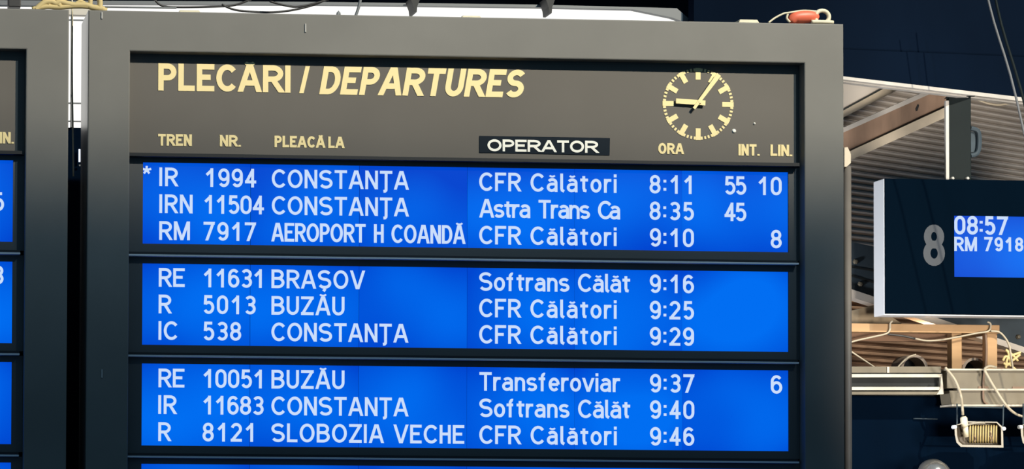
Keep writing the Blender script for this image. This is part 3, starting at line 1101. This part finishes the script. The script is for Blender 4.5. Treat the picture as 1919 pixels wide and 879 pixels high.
# post that carries it
YPo = YS + .03
a, b = at(1773, 178, YPo), at(1820, 336, YPo)
po = empty('hanger_post', (at(1797, 336, YPo).x, YPo + .015, SZ1), 'dark steel post carrying the platform sign from the fascia', 'post')
bm = bmesh.new()
zt_ = at(1797, 172, YPo).z
box(bm, (at(1778, 300, YPo).x, YPo, SZ1), (at(1820, 300, YPo).x, YPo + .03, zt_), .004)
link('column', bm, 'teal', po)
bm = bmesh.new()
box(bm, (at(1771.5, 300, YPo).x, YPo - .004, SZ1 + .002), (at(1778, 300, YPo).x - .0005, YPo + .012, at(1775, 188, YPo).z), .002)
link('edge_strip', bm, 'trim', po)
bm = bmesh.new()
prism(bm, [at(1770, 185, YPo - .008), at(1783, 172, YPo - .008), at(1827, 174, YPo - .008), at(1827, 180, YPo - .008), at(1783, 181, YPo - .008)], (0, .012, 0))
link('head_plate', bm, 'teal', po)
for u in (1784, 1812):
    bm = bmesh.new()
    q = at(u, 334, YPo - .008)
    lathe(bm, [(.001, -.012), (.006, -.011), (.0085, -.006), (.0085, .009)], q, (0, 1, 0), 6)
    link('bolt', bm, 'trim', po)
bm = bmesh.new()
tube(bm, smooth_path([at(1818, 240, YPo + .02), at(1829, 243, YPo + .02), at(1834, 252, YPo + .02), at(1834, 276, YPo + .02), at(1829, 288, YPo + .02), at(1818, 291, YPo + .02)], 5), .012, 8)
prism(bm, [at(1819, 246, YPo + .03), at(1834, 246, YPo + .03), at(1834, 285, YPo + .03), at(1819, 285, YPo + .03)], (0, .02, 0))
link('side_bracket', bm, 'gusset', po)

# ------------------------------------------------------------------ roof steel of the building
YB = 2.62


def bar(bm, uvs, Y, depth, mi=0):
    prism(bm, [at(u, v, Y) for u, v in uvs], (0, depth, 0), mi)


def ext(p, q, u):
    """point on the line pq at column u"""
    return (u, p[1] + (q[1] - p[1]) * (u - p[0]) / (q[0] - p[0]))


r0 = at(1680, 240, YB)
rb = empty('raking_beam', r0, 'rusty raking steel beam with pale flanges left of the hanger post', 'steel beam')
TU, WL, BL = ((1582, 238), (1726, 174)), ((1590, 284), (1771, 200.5)), ((1590, 301), (1771, 220))
TT = ((1582, 247), (1744, 175))
UL, UR = 1545, 1800
bm = bmesh.new()
bar(bm, [ext(*TT, UL), ext(*TT, UR), ext(*WL, UR), ext(*WL, UL)], YB + .03, .02)
link('web', bm, 'rust', rb)
bm = bmesh.new()
bar(bm, [ext(*WL, UL), ext(*WL, UR), ext(*BL, UR), ext(*BL, UL)], YB, .10)
link('bottom_flange', bm, 'flange', rb)
bm = bmesh.new()
bar(bm, [ext(*TU, UL), ext(*TU, UR), ext(*TT, UR), ext(*TT, UL)], YB + .02, .06)
TT2 = ((1582, 244), (1744, 172))
link('top_flange', bm, 'trim', rb)
bm = bmesh.new()
q = at(1719, 201, YB + .03)
prism(bm, [at(1716, 208, YB + .028), at(1715, 203, YB + .028), at(1720, 194, YB + .028), at(1722, 197, YB + .028), at(1719, 207, YB + .028)], (0, .004, 0))
link('slot', bm, 'black', rb)
# second, paler beam behind with soffit board
r1 = at(1630, 190, YB + .28)
sb = empty('soffit_beam', r1, 'pale beam and soffit board under the fascia beside the board corner', 'steel beam')
A_ = ((1583, 205), (1655, 166)); B_ = ((1583, 218), (1680, 169))
bm = bmesh.new()
bar(bm, [ext(*A_, UL), ext(*A_, 1720), ext(*B_, 1720), ext(*B_, UL)], YB + .22, .05)
link('flange', bm, 'flange', sb)
bm = bmesh.new()
bar(bm, [(UL, 120), (1720, 130), ext(*A_, 1720), ext(*A_, UL)], YB + .25, .04)
link('soffit_board', bm, 'soffit', sb)

# pole at the board's right edge
bm = bmesh.new()
YQ = 0.75
xa = at(1588, 500, YQ).x
tube(bm, [(xa, YQ, 0), (xa, YQ, at(1588, 312, YQ).z)], .0155, 16)
o = link('pole', bm, 'pole', None, smooth=True, loc=(xa, YQ, 0))
tag(o, 'brown grey upright pole along the right edge of the main board', 'pole')
bm = bmesh.new()
prism(bm, [at(1582, 276, YQ - .02), at(1588, 275, YQ - .02), at(1594, 288, YQ - .02), at(1594, 305, YQ - .02), at(1586, 312, YQ - .02), at(1582, 312, YQ - .02)], (0, .04, 0))
link('pole_cap', bm, 'flange', o)

# dark bolted beam passing behind the sign
YG = 2.3
gb = empty('bolted_beam', at(1750, 530, YG), 'dark blue grey bolted beam sloping down behind the platform sign', 'steel beam')
G0, G1 = ((1594, 454), (1910, 592)), ((1594, 541), (1919, 650))
bm = bmesh.new()
bar(bm, [(1540, 442), ext(*G0, 1640)[:1] + (462,), (1960, 585), ext(*G1, 1960), ext(*G1, 1540)], YG, .04)
link('web', bm, 'gusset', gb)
bm = bmesh.new()
G2 = ((1594, 556), (1919, 661))
bar(bm, [ext(*G1, 1540), ext(*G1, 1960), ext(*G2, 1960), ext(*G2, 1540)], YG - .02, .08)
link('flange', bm, 'soffit', gb)
bm = bmesh.new()
for c0, c1 in (((1590, 497), (1640, 506)), ((1590, 513), (1640, 528))):
    bar(bm, [c0, c1, (c1[0], c1[1] + 3), (c0[0], c0[1] + 3)], YG - .004, .006)
link('seam_bar', bm, 'tray_dark', gb)
for u, v in ((1602, 490), (1611, 532), (1907, 631)):
    bm = bmesh.new()
    lathe(bm, [(.001, -.016), (.008, -.015), (.013, -.006), (.013, .004)], at(u, v, YG), (0, 1, 0), 6)
    link('bolt', bm, 'tray', gb)

# ------------------------------------------------------------------ timber frame on the ledge
YT = 2.0
ZLEDGE = at(1713, 690, YT + .10).z - .068
bm = bmesh.new()
box(bm, (pl.x, YL + .02, pl.z - .01), (pr.x, YL + .85, ZLEDGE), .004)
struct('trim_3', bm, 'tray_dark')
tf_ = empty('timber_frame', Vector((at(1800, 690, YT).x, YT + .05, ZLEDGE)), 'bare tan timber frame with two short posts below the platform sign', 'timber frame')
bm = bmesh.new()
p, q = at(1560, 605, YT), at(1873, 606, YT)
zbm = at(1700, 622.5, YT).z
box(bm, (p.x, YT, zbm), (q.x, YT + .30, p.z), .003)
link('beam', bm, 'wood', tf_)
for u0, u1 in ((1787, 1806), (1853.5, 1872.5)):
    bm = bmesh.new()
    box(bm, (at(u0, 660, YT).x, YT + .02, ZLEDGE), (at(u1, 660, YT).x, YT + .07, zbm + .002), .003)
    link('post', bm, 'wood', tf_)
bm = bmesh.new()
p, q = at(1560, 637, YT + .05), at(1792, 637, YT + .05)
box(bm, (p.x, YT + .07, p.z), (q.x, YT + .10, zbm + .001), .002)
link('beam_shade_board', bm, 'wood_shade', tf_)  # darker board painting the shaded underside of the beam
# rubble of pale mortar behind the beam end
bm = bmesh.new()
prism(bm, [at(1590, 606, YT + .12), at(1590, 583, YT + .12), at(1618, 576, YT + .12), at(1640, 571, YT + .12), at(1665, 590, YT + .12), at(1690, 606, YT + .12)], (0, .08, 0))
link('packing_block', bm, 'mortar', tf_)

# hollow pipes lying on the ledge
for u, v, r, lab in ((1713, 690, .068, 'wide brown pipe end under the timber beam, half hidden by the cable tray'), (1826, 684, .062, 'dark round pipe end between the two timber posts')):
    c = at(u, v, YT + .10)
    c.z = ZLEDGE + r
    pe = empty('pipe', c, lab, 'pipe', 'pipes on the ledge')
    bm = bmesh.new()
    lathe(bm, [(r * .80, .11), (r * .80, 0), (r, 0), (r, .11)], c, (0, 1, 0), 28)
    link('shell', bm, 'pipe', pe, smooth=False)
    bm = bmesh.new()
    lathe(bm, [(.0, .10), (r * .8, .10)], c, (0, 1, 0), 28)
    link('pipe_shade', bm, 'dark_hole', pe)  # near-black disc painting the darkness inside the hollow pipe

# ------------------------------------------------------------------ cable trays
YR = 1.62
tr = empty('cable_tray', at(1690, 738, YR), 'lipped beige cable tray running from the board edge below the timber', 'cable tray')


def strip(name, m, parent, u0, u1, v0, v1, Y, d, dv=0.0, bev=.001):
    bm = bmesh.new()
    pts = [at(u0, v0, Y), at(u1, v0 + dv, Y), at(u1, v1 + dv, Y), at(u0, v1, Y)]
    prism(bm, pts, (0, d, 0))
    return link(name, bm, m, parent)


strip('top_band', 'tray', tr, 1550, 1763, 686.5, 698, YR, .12)
strip('rail', 'tray_lip', tr, 1550, 1765, 700.5, 706.5, YR - .02, .05)
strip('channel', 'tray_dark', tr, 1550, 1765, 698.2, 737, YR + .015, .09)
strip('rail', 'tray_lip', tr, 1550, 1767, 724.5, 730.5, YR - .02, .05)
strip('rail', 'tray', tr, 1550, 1766, 733.5, 739, YR - .02, .06)
bm = bmesh.new()
bar(bm, [(1763, 707), (1765, 700), (1768, 738), (1755, 739), (1762, 728)], YR - .025, .02)
link('end_plate', bm, 'tray_lip', tr)
bm = bmesh.new()
bar(bm, [(1662, 687), (1666, 687), (1666, 698), (1662, 698)], YR - .004, .01)
link('clip', bm, 'tray_lip', tr)
tk = empty('trunking', at(1850, 760, YR), 'two banded beige metal trunking above the floodlights', 'trunking')
strip('upper_band', 'tray', tk, 1774.5, 1990, 693, 727, YR - .03, .10, .6)
strip('seam_rail', 'tray_lip', tk, 1797, 1990, 727.5, 731, YR - .045, .06, .6)
bm = bmesh.new()
bar(bm, [(1779, 731.5), (1990, 732), (1990, 757.5), (1783, 757)], YR - .03, .10)
link('lower_band', bm, 'tray', tk)
strip('bottom_lip', 'tray_lip', tk, 1784, 1990, 757.5, 761, YR - .05, .12, .4)
strip('top_lip', 'tray_lip', tk, 1774.5, 1990, 690.5, 693.5, YR - .045, .10, .6)
strip('seam_slot', 'cable_brown', tk, 1833, 1852, 723.5, 727.4, YR - .034, .01, 0)
strip('seam_slot', 'cable_brown', tk, 1897, 1930, 723.9, 727.8, YR - .034, .01, 0)

# bar handle on the dark ledge wall
bm = bmesh.new()
a, b = at(1714, 784, YL - .012), at(1756, 785, YL - .012)
tube(bm, [a + Vector((0, .014, 0)), a, b, b + Vector((0, .014, 0))], .003, 8)
o = link('bar_handle', bm, 'gusset', None, smooth=True, loc=(a + b) / 2)
tag(o, 'thin steel bar on the dark ledge wall left of the floodlight', 'handle')


# ------------------------------------------------------------------ floodlights
def floodlight(du, label):
    YF = 1.50
    root = empty('floodlight', at(1836 + du, 764, YF + .05), label, 'floodlight', 'floodlights under the trunking')
    P = lambda u, v, y: at(u + du, v, y)
    # body: shallow tray open to the front
    bm = bmesh.new()
    outer = [(1788, 797), (1789, 815), (1792, 829), (1800, 837), (1880, 838.5), (1879, 800), (1868, 790), (1812, 789)]
    inner = [(1792, 797), (1793, 815), (1796, 827), (1803, 833), (1876, 834), (1875.5, 801), (1867, 792), (1813, 791)]
    fo = [bm.verts.new(P(u, v, YF)) for u, v in outer]
    fi = [bm.verts.new(P(u, v, YF)) for u, v in inner]
    bi = [bm.verts.new(P(1836 + (u - 1836) * .93, 813 + (v - 813) * .9, YF + .05)) for u, v in inner]
    bo = [bm.verts.new(P(1836 + (u - 1836) * .97, 813 + (v - 813) * .97, YF + .07)) for u, v in outer]
    n = len(fo)
    for i in range(n):
        j = (i + 1) % n
        bm.faces.new((fo[i], fo[j], fi[j], fi[i]))
        bm.faces.new((fi[i], fi[j], bi[j], bi[i])).material_index = 1
        bm.faces.new((fo[j], fo[i], bo[i], bo[j]))
    bm.faces.new(bi).material_index = 1
    bm.faces.new(bo[::-1])
    link('body', bm, ['lamp_frame', 'lamp_inside'], root)
    bm = bmesh.new()
    for k in range(11):
        u = 1818 + k * 4.9
        tube(bm, smooth_path([P(u, 797, YF + .04), P(u - .4, 800, YF + .008), P(u - 1, 824, YF + .012), P(u - 1, 829, YF + .045)], 4), .0040, 8)
    link('reflector_ribs', bm, 'lamp_coil', root, smooth=True)
    bm = bmesh.new()
    c = P(1804, 786, YF - .004)
    tube(bm, [P(1805, 780, YF + .005), P(1805.5, 783, YF + .005), P(1807, 797, YF + .005), P(1808, 800, YF + .005)], [.010, .0155, .0155, .010], 14)
    tube(bm, [P(1808, 799, YF + .01), P(1810, 818, YF + .02)], .0125, 14)
    link('socket', bm, 'pale', root, smooth=True)
    bm = bmesh.new()
    tube(bm, smooth_path([P(1806, 797, YF + .02), P(1829, 792, YF + .0), P(1845, 792, YF + .0)], 4), .006, 8)
    link('latch', bm, 'lamp_frame', root, smooth=True)
    bm = bmesh.new()
    for u, v in ((1825, 822), (1854, 813), (1856, 821)):
        tube(bm, [P(u, v - 6, YF + .004), P(u + 3, v, YF + .004), P(u, v + 6, YF + .004)], .0028, 6)
    link('filament', bm, 'cable_brown', root)
    bm = bmesh.new()
    tube(bm, [P(1793, 756, YF + .02), P(1793, 799, YF + .02), P(1790, 803, YF + .02)], .0034, 8)
    tube(bm, [P(1880, 759, YF + .02), P(1879, 795, YF + .02), P(1877, 803, YF + .02)], .0034, 8)
    tube(bm, [P(1793, 762, YF + .02), P(1880, 764, YF + .02)], .003, 8)
    link('yoke', bm, 'gusset', root, smooth=True)
    for u, v in ((1788, 800), (1880, 803)):
        bm = bmesh.new()
        lathe(bm, [(.001, -.014), (.007, -.011), (.0095, -.004), (.0095, .012)], P(u, v, YF), (0, 1, 0), 12)
        link('bolt', bm, 'white_side', root)
    return root


floodlight(0, 'open floodlight with yellowed ribs hanging below the trunking, seen whole')
floodlight(124, 'floodlight cut off by the right edge of the photo')

# round lamp head at the bottom edge
YD = 1.5
c = at(1750, 893, YD)
rl = empty('round_lamp', c, 'shiny round lamp head at the bottom edge below the floodlight', 'lamp')
bm = bmesh.new()
ax = (c - CAM).normalized() * .5 + Vector((.35, .2, -.75))
lathe(bm, [(.001, -.085), (.03, -.08), (.055, -.062), (.071, -.03), (.078, 0), (.072, .004), (.06, -.01), (.02, -.03), (.001, -.035)], c, ax, 28)
link('reflector', bm, 'chrome', rl, smooth=True)
bm = bmesh.new()
tube(bm, [c + Vector((0, .03, -.03)), c + Vector((0, .12, -.06)), c + Vector((0, YL - YD + .01, -.06))], .012, 10)
link('bracket_arm', bm, 'gusset', rl, smooth=True)

# ------------------------------------------------------------------ loose cables on the building
def cable(pts, Y, r, m, label, name='cable'):
    bm = bmesh.new()
    P = []
    for p in pts:
        P.append(at(p[0], p[1], p[2] if len(p) > 2 else Y))
    tube(bm, smooth_path(P, 5), r, 8)
    o = link(name, bm, m, None, smooth=True, loc=P[0])
    return tag(o, label, 'cable', 'loose cables around the timber frame')


cable([(1570, 650), (1600, 639), (1635, 631), (1660, 625), (1667, 618), (1668, 606), (1672, 601)], YT - .012, .0045, 'cable', 'cream cable rising to a tie on the left part of the timber beam')
cable([(1664, 626), (1690, 629), (1714, 634)], YT - .012, .005, 'cable_dark', 'short black sleeve under the timber beam')
cable([(1714, 634), (1735, 638), (1760, 637), (1790, 632), (1830, 624), (1852, 620), (1856, 607), (1850, 603)], YT - .012, .0045, 'cable', 'cream cable sagging below the timber beam towards its right end')
cable([(1856, 620), (1872, 622), (1884, 634), (1891, 648), (1893, 660), (1898, 694)], YT - .012, .0050, 'cable', 'cream cable dropping past the right end of the timber beam')
cable([(1846, 622), (1848, 655), (1846, 694)], YT + .01, .0065, 'cable_brown', 'brown cable hanging in front of the right pipe end')
cable([(1771, 688, YR - .09), (1787, 708, YR - .09), (1796, 727, YR - .095), (1801, 745, YR - .09), (1803, 764, YR - .14), (1804, 777, 1.49)], YR, .0058, 'cable', 'grey cream cable bending down over the trunking end to the floodlight socket')
cable([(1866, 688, YR + .0), (1853, 686, YR - .04), (1845, 692, YR - .07), (1851, 705, YR - .075), (1865, 729, YR - .075), (1885, 759, YR - .08), (1903, 775, YR - .06), (1925, 782, YR - .06), (1950, 783, YR - .06)], YR, .0060, 'cable', 'long cream cable looping over the trunking to the right edge')
cable([(1844, 694), (1842, 725), (1843, 750), (1850, 757)], YR - .04, .005, 'cable_brown', 'dull brown strip painting the cable shadow on the trunking bands')  # brown tube laid in place of the cable's shadow
cable([(1590, 655), (1612, 670), (1642, 690)], YT - .05, .004, 'cable', 'pale cord slanting down to the cable tray at the left')
cable([(1680, 690), (1692, 677), (1704, 668), (1716, 664)], YT + .06, .004, 'cable', 'pale cord rising over the wide pipe end')
cable([(1822, 180), (1832, 186), (1850, 193), (1872, 196), (1895, 192), (1912, 187)], 2.15, .0055, 'cable', 'thick pale cable hanging in a shallow loop under the fascia')

rp = empty('rope_knot', at(1896, 690, YT), 'pale yellow rope knotted beside the right timber post', 'rope')
for pts in ([(1884, 690), (1886, 676), (1890, 664), (1886, 656)], [(1884, 655), (1895, 663), (1907, 676)], [(1890, 668), (1900, 664), (1912, 660)], [(1896, 676), (1906, 668), (1911, 664)],
            [(1880, 680), (1886, 684), (1893, 679), (1890, 670), (1883, 668), (1879, 676)], [(1884, 679), (1895, 686), (1906, 695)]):
    bm = bmesh.new()
    tube(bm, smooth_path([at(u, v, YT - .005) for u, v in pts], 4), .0062, 8)
    link('strand', bm, 'rope', rp, smooth=True)

# raking tie rod in front of the fascia, with a thinner dark one beside it
for pts, r, m, lab in (([(1832, -80), (1842, -40), (1862, 40), (1893, 140), (1922, 262), (1962, 430), (2072, 900), (2120, 1090)], .0052, 'rod', 'long bright steel tie rod raking down at the right edge'),
                       ([(1850, -80), (1858, -40), (1876, 45), (1912, 165), (1935, 262), (1972, 430), (2080, 900), (2130, 1090)], .006, 'teal', 'dark tie rod behind the bright one at the right edge')):
    bm = bmesh.new()
    Y0 = 1.2 if m == 'rod' else 1.3
    tube(bm, smooth_path([at(u, v, Y0) for u, v in pts], 3), r, 8)
    o = link('tie_rod', bm, m, None, smooth=True, loc=at(pts[0][0], pts[0][1], Y0))
    tag(o, lab, 'rod', 'tie rods at the right')
